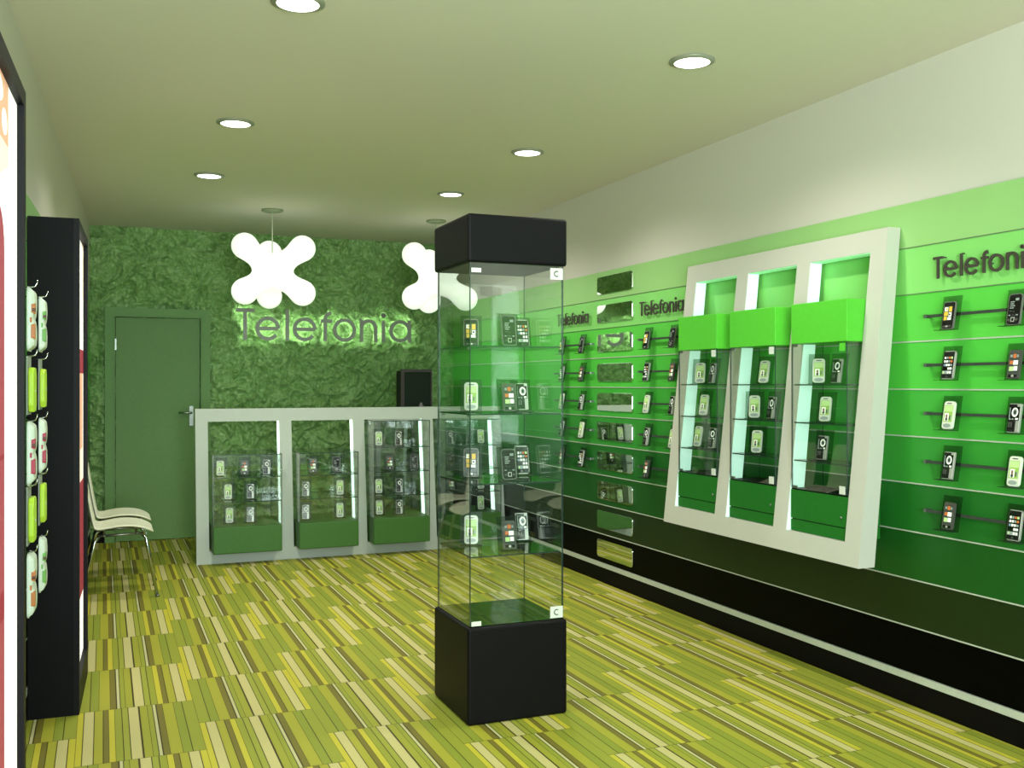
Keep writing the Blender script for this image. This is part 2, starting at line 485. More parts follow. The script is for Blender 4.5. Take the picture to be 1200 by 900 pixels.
# ------------------------------------------------------------------ ceiling downlights
DL = [(.659, 3.65, 'nearest the camera on the left, cut by the top edge'), (2.357, 3.665, 'front right, the one closest to the right wall'),
      (.654, 5.46, 'second back in the left row'), (2.364, 5.48, 'middle of the right row, above the tall black showcase'),
      (.655, 6.90, 'last of the left row, before the hanging lamps'), (2.362, 6.90, 'last of the right row, behind the showcase top')]
for x, y, wd in DL:
    r = thing('downlight', 'round white recessed ceiling downlight, '+wd, 'ceiling light', (x, y, ZC), group='recessed ceiling downlights')
    MB().lathe([(.078, -.0005), (.098, -.0005), (.098, -.006), (.08, -.012), (.078, -.012), (.078, -.0005)], n=40, cap=False).obj('ring', 'ring', r, fix=False)
    MB().lathe([(.077, -.001), (.077, -.009), (.07, -.010)], n=40).obj('lens', 'lens', r)
    L = bpy.data.lights.new('downlight_bulb', 'SPOT'); L.energy = 68; L.spot_size = math.radians(150); L.spot_blend = 0.75
    L.shadow_soft_size = .06; L.color = (1, .98, .90)
    o = bpy.data.objects.new('downlight_bulb', L); COL.objects.link(o); o.location = (0, 0, -.03); o.parent = r

# ------------------------------------------------------------------ pendant lamps (six lobes)
def lamp_mesh():
    mb = bpy.data.metaballs.new('lobes'); mb.resolution = .018; mb.render_resolution = .018; mb.threshold = .35
    R = .258
    def ball(p, r):
        e = mb.elements.new(); e.co = p; e.radius = r; e.stiffness = 4
    base = math.radians(206.6)
    for k in range(3):
        a = base+k*2*PI/3
        dxy = Vector((math.cos(a)*R, math.sin(a)*R, 0))
        for s in (-1, 1):
            p = dxy+Vector((0, 0, s*.178))
            ball(p, .138)
            for q, rr in ((.25, .14), (.45, .115), (.62, .105), (.78, .115)):
                ball(p*q, rr)
    ball((0, 0, 0), .15)
    o = bpy.data.objects.new('lobes', mb); COL.objects.link(o)
    bpy.context.view_layer.update()
    dg = bpy.context.evaluated_depsgraph_get()
    me = bpy.data.meshes.new_from_object(o.evaluated_get(dg))
    bpy.data.objects.remove(o)
    me.materials.clear(); me.materials.append(M['lamp_shade'])
    for p in me.polygons: p.use_smooth = True
    return me
LM = lamp_mesh()
for x, y, rz, wd in ((1.256, 8.09, 0, 'left of the two, above the grey sign letters'), (2.638, 8.09, 0, 'right of the two, half behind the tall showcase')):
    r = thing('pendant_lamp', 'glowing white six-lobed pendant lamp, '+wd, 'lamp', (x, y, ZC), (0, 0, rz), 'lobed pendant lamps')
    s = link('lamp_shade', LM, r); s.location = (0, 0, -.495)
    MB().lathe([(.085, -.0005), (.085, -.012), (.06, -.02)], n=28).obj('canopy', 'canopy', r)
    MB().tube([(0, 0, -.02), (0, 0, -.40)], .005, 6).obj('cord', 'cord', r)
    MB().lathe([(.012, -.40), (.014, -.40), (.014, -.37), (.008, -.36)], n=12).obj('cord_grip', 'steel', r)

# ------------------------------------------------------------------ signs
sign('wall_sign', 'large grey backlit word Telefonia on the crumpled green back wall', lambda u, z, n: (1.133+u, YB-n, 1.808+z), .2915, .030, .016, 'letter', 'halo', .118)
for y, wd in ((3.185, 'at the right edge, nearest the camera'), (5.66, 'between the mirrors and the tilted white frame'), (6.93, 'farthest one, partly behind the glass showcase')):
    sign('wall_sign', 'small dark raised word Telefonia on right wall, '+wd, (lambda y: lambda u, z, n: (3.2595-n, y-u, 1.842+z))(y), .0915, .022, .014, 'letter_dark', None, .115, 'small raised signs on the right wall')

# ------------------------------------------------------------------ phones
PT, PW, PH = .013, .056, .112
def ph_body(name, mats, w=PW, h=PH, t=PT, r=.008):
    m = MB(); m.prism(rrect(-w/2, w/2, 0, h, r, 4), 0, -t, lambda a, b, n: (a, n, b))
    me = m.mesh(name, [M[k] for k in mats])
    bm = bmesh.new(); bm.from_mesh(me)
    ed = [e for e in bm.edges if abs(e.verts[0].co.y-e.verts[1].co.y) < 1e-5]
    bmesh.ops.bevel(bm, geom=ed, offset=.0025, segments=2, affect='EDGES', clamp_overlap=True)
    bm.to_mesh(me); bm.free()
    return me
def cells(name, lst, t=PT):
    """list of (x0,x1,z0,z1,mat) or with 'o' for ellipse; layered outward"""
    m = MB(); mats = []
    for i, c in enumerate(lst):
        x0, x1, z0, z1, mt = c[:5]
        if mt not in mats: mats.append(mt)
        if len(c) > 5:
            poly = [((x0+x1)/2+(x1-x0)/2*math.cos(2*PI*k/16), (z0+z1)/2+(z1-z0)/2*math.sin(2*PI*k/16)) for k in range(16)]
        else: poly = [(x0, z0), (x1, z0), (x1, z1), (x0, z1)]
        y1 = -t-.0004-.00015*(i+1) if i else -t-.0004
        m.prism(poly, y1, -t+.0002, lambda a, b, n: (a, n, b), mats.index(mt))
    return m.mesh(name, [M[k] for k in mats])
K = {}
K['A'] = [('body', ph_body('body', ['ph_black'])), ('edge', None),
  ('screen', cells('screen', [(-.023,.023,.018,.098,'s_black'), (-.021,.021,.034,.094,'s_dim'), (-.020,-.002,.074,.090,'s_white'), (.003,.018,.070,.092,'s_yellow'), (-.020,.0,.054,.071,'s_yellow'),
     (.004,.018,.050,.067,'s_white'), (-.019,-.004,.036,.051,'s_yellow'), (.0,.018,.036,.047,'s_white'), (-.012,-.004,.078,.086,'s_yellow'), (.006,.013,.055,.062,'s_black')])),
  ('buttons', cells('buttons', [(-.021,-.009,.006,.013,'ph_grey'), (-.006,.006,.006,.013,'ph_silver'), (.009,.021,.006,.013,'ph_grey')]))]
K['B'] = [('body', ph_body('body', ['ph_black'], h=.118, r=.011)), ('edge', None),
  ('screen', cells('screen', [(-.023,.023,.045,.105,'s_black')]+[(-.018, -.018+random.uniform(.014,.034), .086-.008*k, .090-.008*k, 's_grey') for k in range(4)]+[(.004,.019,.092,.102,'s_grey'), (-.017,-.008,.05,.055,'s_dim'), (-.003,.004,.048,.053,'s_dim')])),
  ('buttons', cells('buttons', [(-.021,-.012,.034,.038,'s_grey'), (-.005,.005,.034,.038,'s_dim'), (.012,.021,.034,.038,'s_grey'), (-.008,.008,.010,.028,'ph_silver'), (-.005,.005,.013,.025,'ph_black'), (-.022,-.012,.014,.022,'ph_grey'), (.012,.022,.014,.022,'ph_grey')]))]
ic = ['s_white', 's_lime', 's_blue', 's_grey', 's_yellow', 's_white', 's_orange', 's_white']
K['C'] = [('body', ph_body('body', ['ph_silver'], w=.061, h=.118, r=.011)),
  ('face', cells('face', [(-.0275,.0275,.004,.114,'ph_black')])),
  ('screen', cells('screen', [(-.024,.024,.020,.098,'s_black')]+[(-.021+.0115*i, -.013+.0115*i, .084-.015*j, .093-.015*j, ic[(i*3+j*5) % 8]) for i in range(4) for j in range(4) if not (j == 3 and i < 2)]+[(-.023,.023,.021,.034,'s_grey')]+[(-.020+.0115*i, -.013+.0115*i, .023, .032, ic[(i*2+1) % 8]) for i in range(4)], PT+.0006)),
  ('buttons', cells('buttons', [(-.005,.005,.006,.016,'s_dim','o')], PT+.0006))]
K['D'] = [('body', ph_body('body', ['ph_grey'])),
  ('screen', cells('screen', [(-.021,.021,.022,.100,'s_dim'), (-.006,.008,.080,.096,'s_orange'), (-.018,-.003,.056,.070,'s_orange'), (-.002,.018,.054,.071,'s_white'), (-.018,.0,.030,.047,'s_lime'), (.002,.018,.031,.048,'s_white'), (-.018,-.009,.083,.093,'s_grey'), (.011,.018,.083,.093,'s_grey')])),
  ('buttons', cells('buttons', [(-.020,.020,.005,.017,'ph_black'), (-.006,.006,.006,.016,'ph_silver','o')]))]
K['E'] = [('body', ph_body('body', ['ph_white'], h=.116, r=.013)),
  ('screen', cells('screen', [(-.0215,.0215,.030,.098,'s_green'), (-.020,.020,.072,.096,'s_lime'), (-.016,.004,.034,.066,'s_white'), (-.012,.0,.034,.048,'s_dim','o'), (-.011,-.001,.046,.062,'s_skin','o'), (.008,.012,.038,.056,'s_dim'), (.014,.018,.040,.056,'s_grey')])),
  ('button', cells('button', [(-.020,.020,.006,.023,'s_grey','o')])), ('earpiece', cells('earpiece', [(-.012,.012,.104,.108,'s_dim')]))]
K['F'] = [('body', ph_body('body', ['ph_silver'], w=.053, r=.003)),
  ('face', cells('face', [(-.025,.010,.003,.109,'ph_black'), (-.0245,.0225,.046,.100,'s_black')])),
  ('screen', cells('screen', [(-.011,.017,.060,.096,'s_white','o'), (-.006,.013,.066,.091,'s_grey','o'), (-.001,.008,.070,.086,'s_black','o'), (-.021,-.018,.052,.096,'s_grey')], PT+.0008)),
  ('buttons', cells('buttons', [(-.021,-.012,.049,.054,'s_grey'), (-.008,.0,.049,.054,'s_grey'), (.008,.019,.049,.056,'s_white'), (-.020,-.014,.020,.040,'ph_grey'), (-.010,-.004,.020,.040,'ph_grey')], PT+.0008))]
edge = MB().prism(rrect(-PW/2-.0022, PW/2+.0022, -.0015, PH+.0022, .010, 4), -.0015, -.0105, lambda a, b, n: (a, n, b)).mesh('edge', [M['ph_rim']])
edgeB = MB().prism(rrect(-PW/2-.0022, PW/2+.0022, -.0015, .1202, .013, 4), -.0015, -.0105, lambda a, b, n: (a, n, b)).mesh('edge', [M['ph_rim']])
DESC = {'A': 'black touch phone with yellow screen tiles', 'B': 'black phone with grey text', 'C': 'silver-rimmed touch phone with icon grid',
        'D': 'grey phone with orange windows', 'E': 'white phone with green screen', 'F': 'black-silver phone with ring picture'}
LEAN = math.radians(-10)
def phone(kind, loc, rz, where, group, sc_=1.0):
    r = thing('mobile_phone', DESC[kind]+', '+where, 'phone', loc, (LEAN, 0, rz), group); r.scale = (sc_,)*3
    for nm, me in K[kind]:
        if me is None: me = edgeB if kind == 'B' else edge
        link(nm if nm != 'edge' else 'side_rim', me, r)
    return r
def holder_mesh(name):
    m = MB(); t = math.tan(-LEAN); H, Wd = .142, .096
    v = [(-Wd/2, .001, 0), (Wd/2, .001, 0), (Wd/2, H*t+.001, H), (-Wd/2, H*t+.001, H)]
    v += [(a, b+.0025, c) for a, b, c in v]
    m.add(v, [(0,1,2,3), (7,6,5,4), (0,4,5,1), (1,5,6,2), (2,6,7,3), (3,7,4,0)])
    m.box(-Wd/2, Wd/2, -.034, .0005, 0, .0025)
    return m.mesh(name, [M['acrylic']])
HM = holder_mesh('phone_holder')
def stand_phone(kind, loc, rz, where, group, sgroup, sc_=1.0):
    s = link('phone_stand', HM); s.location = loc; s.rotation_euler = (0, 0, rz)
    tag(s, 'smoked clear stand under the %s, %s' % (DESC[kind].split(' with')[0]+(' with icons' if kind == 'C' else ''), where), 'phone stand', sgroup)
    phone(kind, (loc[0], loc[1], loc[2]+.004), rz, where, group, sc_)

# ------------------------------------------------------------------ rails with phones on the right wall
RW = -PI/2
ORD = ['top', 'second', 'third', 'fourth', 'lowest']
PAIRS = [('A', 'B'), ('C', 'D'), ('E', 'F'), ('F', 'E'), ('D', 'C')]
SECT = [(3.225, 2.60, (3.076, 2.758), '', 'right of the white frame'), (5.66, 5.075, (5.53, 5.22), '', 'between mirrors and white frame'),
        (6.97, 6.345, (6.80, 6.466), '', 'left of the mirrors')]
for ya, yb, ys, wd, sh in SECT:
    for i, z in enumerate((1.687, 1.480, 1.275, 1.070, .863)):
        rl = thing('phone_rail', 'thin dark phone rail, %s of five, %s' % (ORD[i], sh), 'rail', (3.26, (ya+yb)/2, z), group='phone rails on the right wall')
        h = (ya-yb)/2
        box_obj('bar', (-.032, -.022, -h+.012, h-.012, -.006, .006), 'rail_dark', rl)
        for s in (-1, 1):
            MB().box(-.034, -.0005, s*(h-.006)-.006, s*(h-.006)+.006, -.0075, .0075).obj('end_bracket', 'steel', rl)
        for k, y in enumerate(ys):
            ho = link('phone_holder', HM, rl); ho.location = (-.0485, y-(ya+yb)/2, -.066); ho.rotation_euler = (0, 0, RW)
            phone(PAIRS[i][k], (3.26-.0485, y, z-.062), RW, '%s rail, %s %s' % (ORD[i], ('left end', 'right end')[k], sh), 'phones on the wall rails')

# mirrors
MW = ['topmost, on the palest green band', 'second from top, level with the raised signs', 'third from top, level with top rails', 'fourth from top, level with second rails', 'fifth from top, level with third rails',
      'sixth from top, level with fourth rails', 'seventh from top, level with lowest rails', 'eighth from top, just below the lowest rails', 'ninth from top, on the darkest green band', 'bottom one, on the black panel']
zs = [TOP]+LINES+[.138]
for i in range(10):
    z = (zs[i]+zs[i+1])/2
    m = MB().prism(rrect(-.255, .255, -.063, .063, .022, 6), -.0005, -.007, lambda a, b, n: (n, a, b))
    o = m.obj('wall_mirror', ['mirror'], bevel=.002, seg=2)
    o.location = (3.2595, 6.035, z)
    tag(o, 'small rounded wall mirror, '+MW[i], 'mirror', 'column of small mirrors on the right wall')

# ------------------------------------------------------------------ glass panes
def pane(name, b, thin, parent, mt='glass'):
    return MB().box(*b, 0, 1, thin).obj(name, [mt, 'glass_edge'], parent)

# ------------------------------------------------------------------ tilted white frame on right wall
KX = .167/1.49
def fx(z): return 3.02+KX*(z-.6)
FZ = [.60, .70, 1.99, 2.09]; FY = [3.388, 3.485, 3.893, 3.992, 4.395, 4.494, 4.897, 4.998]
def fth(z): return .09-.02*(z-.6)/1.49
fr = thing('leaning_display', 'large tilted white frame with three openings leaning from the right wall', 'display frame', (3.02, 4.193, .60))
O = Vector((3.02, 4.193, .60))
slab(FY, FZ, {(1, 1), (3, 1), (5, 1)}, 1, lambda u, v, k: Vector((fx(v)+k*fth(v), u, v))-O).obj('frame', 'frame_white', fr)
for y1 in (3.893, 4.395, 4.897):
    v = []
    for z in (.7005, 1.9895):
        for (a, b) in ((.004, -.0005), (fth(z)-.004, -.0005), (fth(z)-.004, -.004), (.004, -.004)):
            v.append(Vector((fx(z)+a, y1+b, z))-O)
    MB().add(v, [(0,1,2,3), (7,6,5,4), (0,4,5,1), (1,5,6,2), (2,6,7,3), (3,7,4,0)]).obj('glow_strip', 'jamb_glow', fr)  # added thin glowing sheet, stands in for daylight on the jamb
for ya, yb in ((3.486, 3.888), (3.993, 4.390), (4.495, 4.892)):
    MB().add([Vector((x, y, z))-O for z in (1.9855, 1.9895) for x, y in ((fx(z)+.004, ya), (fx(z)+fth(z)-.004, ya), (fx(z)+fth(z)-.004, yb), (fx(z)+.004, yb))],
             [(0,1,2,3), (7,6,5,4), (0,4,5,1), (1,5,6,2), (2,6,7,3), (3,7,4,0)]).obj('glow_strip', 'soffit_glow', fr)  # added glowing sheet, imitates the light falling on the soffit
for y in (3.60, 4.80):
    MB().add([Vector((x, yy, zz))-O for x, yy, zz in [(fx(.66)+fth(.66)+.001, y-.02, .64), (3.2575, y-.02, .64), (3.2575, y+.02, .64), (fx(.66)+fth(.66)+.001, y+.02, .64),
             (fx(.68)+fth(.68)+.001, y-.02, .68), (3.2575, y-.02, .68), (3.2575, y+.02, .68), (fx(.68)+fth(.68)+.001, y+.02, .68)]],
             [(0,1,2,3), (7,6,5,4), (0,4,5,1), (1,5,6,2), (2,6,7,3), (3,7,4,0)]).obj('wall_bracket', 'steel', fr)
CASES = [(4.498, 4.880, 'far'), (3.997, 4.378, 'middle'), (3.490, 3.875, 'near')]
PH_C = {'far': [('E', 4.775, 1.40, -50), ('F', 4.655, 1.40, -90), ('E', 4.74, 1.22, -72), ('E', 4.80, 1.04, -80), ('F', 4.655, 1.04, -75)],
        'middle': [('E', 4.19, 1.40, -72), ('E', 4.27, 1.22, -45), ('F', 4.13, 1.22, -88), ('E', 4.25, 1.04, -58)],
        'near': [('E', 3.77, 1.40, -45), ('F', 3.645, 1.40, -80), ('E', 3.725, 1.22, -68), ('F', 3.745, 1.04, -74)]}
XF = 3.047; XB = 3.2355
SHN = {1.40: 'upper shelf', 1.22: 'middle shelf', 1.04: 'lower shelf'}
for y0, y1, nm in CASES:
    c = thing('display_case', 'tall glass case with bright green cap, %s one of three in the tilted frame' % nm, 'display case', (XF, (y0+y1)/2, .7025), group='green capped cases in the tilted frame')
    yc = (y0+y1)/2; h = (y1-y0)/2; D = XB-XF; zz = .7025
    box_obj('cap', (0, D, -h, h, 1.59-zz, 1.78-zz), 'cap_green', c, .003, 2)
    b = MB(); b.box(0, D, -h, h, 0, .053); b.box(.006, D-.001, -h+.004, h-.004, .0525, .0585, 1); b.box(0, D, -h, h, .058, .897-zz)
    b.obj('base', ['base_green', 'groove'], c)
    MB().lathe([(.006, -.002), (.006, .003), (.004, .005)], n=12).obj('drawer_lock', 'steel', c).matrix_local = Matrix.Translation((0, -h+.035, .10)) @ Matrix.Rotation(-PI/2, 4, 'Y')
    box_obj('base_top', (.002, D-.002, -h+.003, h-.003, .8975-zz, .903-zz), 'black', c)
    g = .005; z0 = .9035-zz; z1 = 1.5895-zz
    pane('front_pane', (.001, .001+g, -h+.002, h-.002, z0, z1), 'x', c)
    pane('side_pane', (.0065, D-.002, -h+.002, -h+.002+g, z0, z1), 'y', c)
    pane('side_pane', (.0065, D-.002, h-.002-g, h-.002, z0, z1), 'y', c)
    for z in (1.40, 1.22, 1.04):
        pane('glass_shelf', (.012, D-.004, -h+.009, h-.009, z-.007-zz, z-.001-zz), 'z', c, 'glass_shelf')
    box_obj('lock_plate', (-.003, .0005, -h+.01, -h+.045, z1-.042, z1-.006), 'lock_white' if nm != 'near' else 'cap_green', c)
    box_obj('lock_plate', (-.003, .0005, -h+.01, -h+.045, z0+.004, z0+.040), 'lock_white', c)
    box_obj('pivot_hinge', (-.003, .0005, h-.05, h-.02, z0+.001, z0+.014), 'steel', c)
    box_obj('pivot_hinge', (-.003, .0005, h-.05, h-.02, z1-.014, z1-.001), 'steel', c)
    for k, y, z, rz in PH_C[nm]:
        stand_phone(k, (3.125, y, z), math.radians(rz), '%s, %s case of tilted frame' % (SHN[z], nm), 'phones in the tilted frame cases', 'stands in the tilted frame cases')

# ------------------------------------------------------------------ tall black showcase in the middle
vx, vy = 1.600, 4.026; hs = .2245
t = thing('glass_showcase', 'tall square glass showcase with black base and black cap in mid floor', 'showcase', (vx, vy, 0))
box_obj('base', (-hs, hs, -hs, hs, .0, .400), 'black_satin', t, .012, 4)
box_obj('base_top', (-hs+.013, hs-.013, -hs+.013, hs-.013, .4002, .4035), mat('black glossy top', '060606', .08, spec=.2), t)
box_obj('cap', (-hs, hs, -hs, hs, 1.900, 2.100), 'black_satin', t, .012, 4)
q = hs-.013; g = .006; z0, z1 = .404, 1.8995
pane('front_pane', (-q, q, -q, -q+g, z0, z1), 'y', t)
pane('back_pane', (-q, q, q-g, q, z0, z1), 'y', t)
pane('side_pane', (-q, -q+g, -q+g+.0005, q-g-.0005, z0, z1), 'x', t)
pane('side_pane', (q-g, q, -q+g+.0005, q-g-.0005, z0, z1), 'x', t)
SZ = [1.560, 1.278, .988, .690]
for z in SZ:
    pane('glass_shelf', (-q+g+.002, q-g-.002, -q+g+.002, q-g-.002, z-.007, z-.001), 'z', t, 'glass_shelf')
    for s in (-1, 1):
        box_obj('shelf_clip', (-q+g+.0005, -q+g+.012, s*(q-.05)-.006, s*(q-.05)+.006, z-.016, z-.0075), 'steel', t)
for zc, zr in ((z1-.0325, 1), (z0+.028, 0)):
    lp = box_obj('lock_plate', (q-.062, q-.004, -q-.004, -q-.0003, zc-.024, zc+.024), 'lock_white', t)
    m = MB(); stroke(m, arc(q-.033, zc, .011, 50, 310, 16), .004, 0, 0, lambda a, b, n: (a, -q-.0045, b))
    m.obj('lock_ring', 'steel', lp, fix=False)
    box_obj('pivot_hinge', (-q+.006, -q+.048, -q-.004, -q-.0003, zc-.008 if zr else z0+.002, zc+.010 if zr else z0+.020), 'lock_white', t)
SN = ['top shelf', 'second shelf', 'third shelf', 'lowest shelf']
for i, z in enumerate(SZ):
    ks = ('A', 'B', 'C') if i % 2 == 0 else ('E', 'D', 'F')
    for k, (x, y, rz) in zip(ks, ((1.500, 4.105, -20), (1.603, 3.915, -2), (1.752, 4.125, -2))):
        stand_phone(k, (x, y, z), math.radians(rz), '%s of the tall showcase' % SN[i], 'phones in the tall showcase', 'stands in the tall showcase', 1.08)

# ------------------------------------------------------------------ counter at the back
KY = .147/1.2
CU = [.667, .762, 1.316, 1.415, 1.920, 2.018, 2.521, 2.620, 3.160, 3.248]; CZ = [0, .093, 1.102, 1.203]
ct = thing('display_counter', 'long grey-white counter front with four openings, standing before the back wall', 'counter', (.667, 8.0, 0))
OC = Vector((.667, 8.0, 0))
slab(CU, CZ, {(1,1), (3,1), (5,1), (7,1)}, 1, lambda u, v, k: Vector((u, 8.0+KY*v+.09*k, v))-OC).obj('frame', 'counter_white', ct)
for x in (1.316, 1.920, 2.521, 3.160):
    v = []
    for z in (.0935, 1.1015):
        for (a, b) in ((-.0005, .004), (-.0005, .086), (-.004, .086), (-.004, .004)):
            v.append(Vector((x+a, 8.0+KY*z+b, z))-OC)
    MB().add(v, [(0,1,2,3), (7,6,5,4), (0,4,5,1), (1,5,6,2), (2,6,7,3), (3,7,4,0)]).obj('glow_strip', 'strip_light', ct)
box_obj('worktop', (2.3-.667, 3.245-.667, .262, .90, 1.13, 1.16), 'counter_white', ct)
for x in (2.33-.667, 3.21-.667):
    box_obj('leg', (x-.02, x+.02, .84, .88, 0, 1.1295), 'counter_white', ct)
CC = [(.776, 1.296, .849, .305, 'first'), (1.430, 1.906, .849, .305, 'second'), (2.030, 2.508, 1.095, .31, 'third'), (2.640, 3.146, 1.095, .31, 'fourth')]
CP = {'first': [('E', .845, .68), ('D', 1.03, .68), ('F', 1.20, .68), ('E', .905, .492), ('F', 1.075, .492), ('E', .915, .307), ('F', 1.075, .307)],
      'second': [('D', 1.57, .68), ('B', 1.76, .68), ('F', 1.51, .492), ('E', 1.79, .492), ('F', 1.51, .307), ('E', 1.79, .307)],
      'third': [('E', 2.115, .885), ('F', 2.285, .885), ('D', 2.21, .685), ('B', 2.42, .685), ('E', 2.115, .49), ('F', 2.29, .49), ('E', 2.12, .312), ('F', 2.29, .312)],
      'fourth': [('F', 2.74, .885), ('E', 3.02, .885), ('B', 2.75, .685), ('D', 2.75, .49), ('E', 3.02, .49), ('E', 3.02, .312)]}
HN = {.885: 'top shelf', .685: 'upper middle shelf', .68: 'top shelf', .492: 'lower shelf', .49: 'lower shelf', .307: 'base', .312: 'base'}
for x0, x1, zt, zb, nm in CC:
    hw = (x1-x0)/2; xc = (x0+x1)/2
    c = thing('display_case', 'low glass case with leaf green base, %s from the left in the counter' % nm, 'display case', (xc, 7.85, .0945), group='green based cases in the counter')
    Z = .0945
    box_obj('base', (-hw, hw, 0, .54, 0, zb-Z-.002), 'base_green2', c, .008, 3)
    g = .005
    pane('front_pane', (-hw+.002, hw-.002, .002, .002+g, zb-Z, zt-Z), 'y', c)
    pane('back_pane', (-hw+.002, hw-.002, .538-g, .538, zb-Z, zt-Z), 'y', c)
    for s in (-1, 1):
        xa, xb = sorted((s*(hw-.002), s*(hw-.002-g)))
        pane('side_pane', (xa, xb, .0075, .5375-g, zb-Z, zt-Z), 'x', c)
    pane('top_pane', (-hw+.002, hw-.002, .002, .538, zt-Z+.0002, zt-Z+.006), 'z', c)
    for z in sorted({p[2] for p in CP[nm]}):
        if z > .4:
            pane('glass_shelf', (-hw+.009, hw-.009, .009, .53, z-Z-.007, z-Z-.001), 'z', c, 'glass_shelf')
    for k, x, z in CP[nm]:
        stand_phone(k, (x, 8.02, z), math.radians(-8), '%s, %s counter case' % (HN[z], nm), 'phones in the counter cases', 'stands in the counter cases')

# monitor on the counter's worktop
mo = thing('monitor', 'dark boxy till monitor standing behind the right end of the counter', 'monitor', (2.585, 8.50, 1.1605))
box_obj('body', (-.125, .135, .03, .22, .02, .36), 'monitor', mo, .01, 2)
slab([-.14, -.11, .135, .148], [.005, .03, .345, .372], {(1, 1)}, 1, lambda u, v, k: (u, 0 if k == 0 else .03, v)).obj('bezel', 'monitor_edge', mo)
box_obj('screen', (-.112, .136, .012, .029, .028, .346), 'monitor_screen', mo)
box_obj('foot', (-.08, .08, .04, .18, 0, .0195), 'monitor', mo)
mk = MB().lathe([(.026, 0), (.026, .035), (.02, .05), (.012, .062), (.012, .075)], n=20).obj('card_reader', mat('grey plastic knob', '6a5f6a', .4))
mk.location = (2.605, 8.42, 1.1605)
tag(mk, 'small grey round knob in front of the dark till monitor', 'card reader')

# ------------------------------------------------------------------ left side: light box kiosks
AL = -math.atan(SL)
def kiosk(yc, label, shapes, dp=0):
    r = thing('poster_kiosk', label, 'poster stand', (LX(yc), yc, 0), (0, 0, AL), 'black lightbox kiosks on the left')
    box_obj('cabinet', (.0075, .182, -.33, .33, 0, 2.1), 'black', r)
    slab([-.33, -.29, .29, .33], [0, .13, 2.06, 2.1], {(1, 1)}, 1, lambda u, v, k: (.205-dp if k == 0 else .1825, u, v)).obj('bezel', 'black_satin', r)
    m = MB().box(.1822, .186, -.289, .289, .131, 2.059)
    mats = ['poster_white']
    for i, (poly, mt) in enumerate(shapes):
        if mt not in mats: mats.append(mt)
        m.prism(poly, .1862, .1862+.0002*(i+1), lambda a, b, n: (n, a, b), mats.index(mt))
    m.obj('poster', mats, r)
    return r
circ = lambda cx, cy, rx, ry: [(cx+rx*math.cos(2*PI*k/20), cy+ry*math.sin(2*PI*k/20)) for k in range(20)]
R4 = lambda a, b, c, d: [(a, c), (b, c), (b, d), (a, d)]
kiosk(2.325, 'tall black lightbox kiosk with pink and white poster, nearest at left edge',
      [(R4(-.289, .132, 1.92, 2.059), 'poster_orange'), (circ(-.03, 2.02, .075, .03), 'poster_white'), (circ(.07, 1.965, .04, .028), 'poster_white'),
       ([(-.289, 1.92), (.13, 1.92), (.13, 1.88), (-.06, 1.82), (-.289, 1.82)], 'poster_peach'),
       (rrect(-.289, .062, .14, 1.775, .09), 'poster_rose'), (R4(-.27, .058, 1.24, 1.25), 'poster_red'), (R4(-.27, .058, .90, .96), 'poster_red')], .004)
kiosk(4.905, 'tall black lightbox kiosk with narrow bright poster, beyond the hanging accessory packs',
      [(R4(.15, .289, 1.80, 2.059), 'poster_peach'), (R4(-.289, .289, 1.45, 1.56), 'poster_red'), (R4(-.289, .1, 1.56, 1.75), 'poster_white'), (R4(-.289, .22, .95, 1.45), 'poster_peach'), (R4(-.1, .22, 1.1, 1.45), 'poster_orange'),
       (R4(-.289, .289, .42, .95), 'poster_red'), (R4(-.2, .0, .5, .9), 'poster_rose')])
# hook board between the kiosks
hb = thing('hook_board', 'black wall board behind the hanging packs between the two lightbox kiosks', 'hook board', (LX(3.62), 3.62, 0), (0, 0, AL))
box_obj('board', (.0075, .045, -.61, .48, 0, 1.9), 'black', hb)
def blister(name):
    poly = []
    n = 28
    for i in range(n+1):
        s = i/n; z = .002-.182*s
        x = .0022+(.0105+.0055*(abs(math.sin(PI*s*2))**.6))*min(1, 5*math.sin(PI*s))**.5
        poly.append((x, z))
    m = MB()
    rows = [(-.047, .0), (-.046, .8), (-.040, .97), (-.018, 1), (.018, 1), (.040, .97), (.046, .8), (.047, 0)]
    v = []; f = []
    for y, k in rows:
        for x, z in poly: v.append((.0022+(x-.0022)*k, y, z))
    c = n+1
    for a in range(len(rows)-1):
        for i in range(n): f.append((a*c+i, a*c+i+1, (a+1)*c+i+1, (a+1)*c+i))
    m.add(v, f, 0, True)
    return m
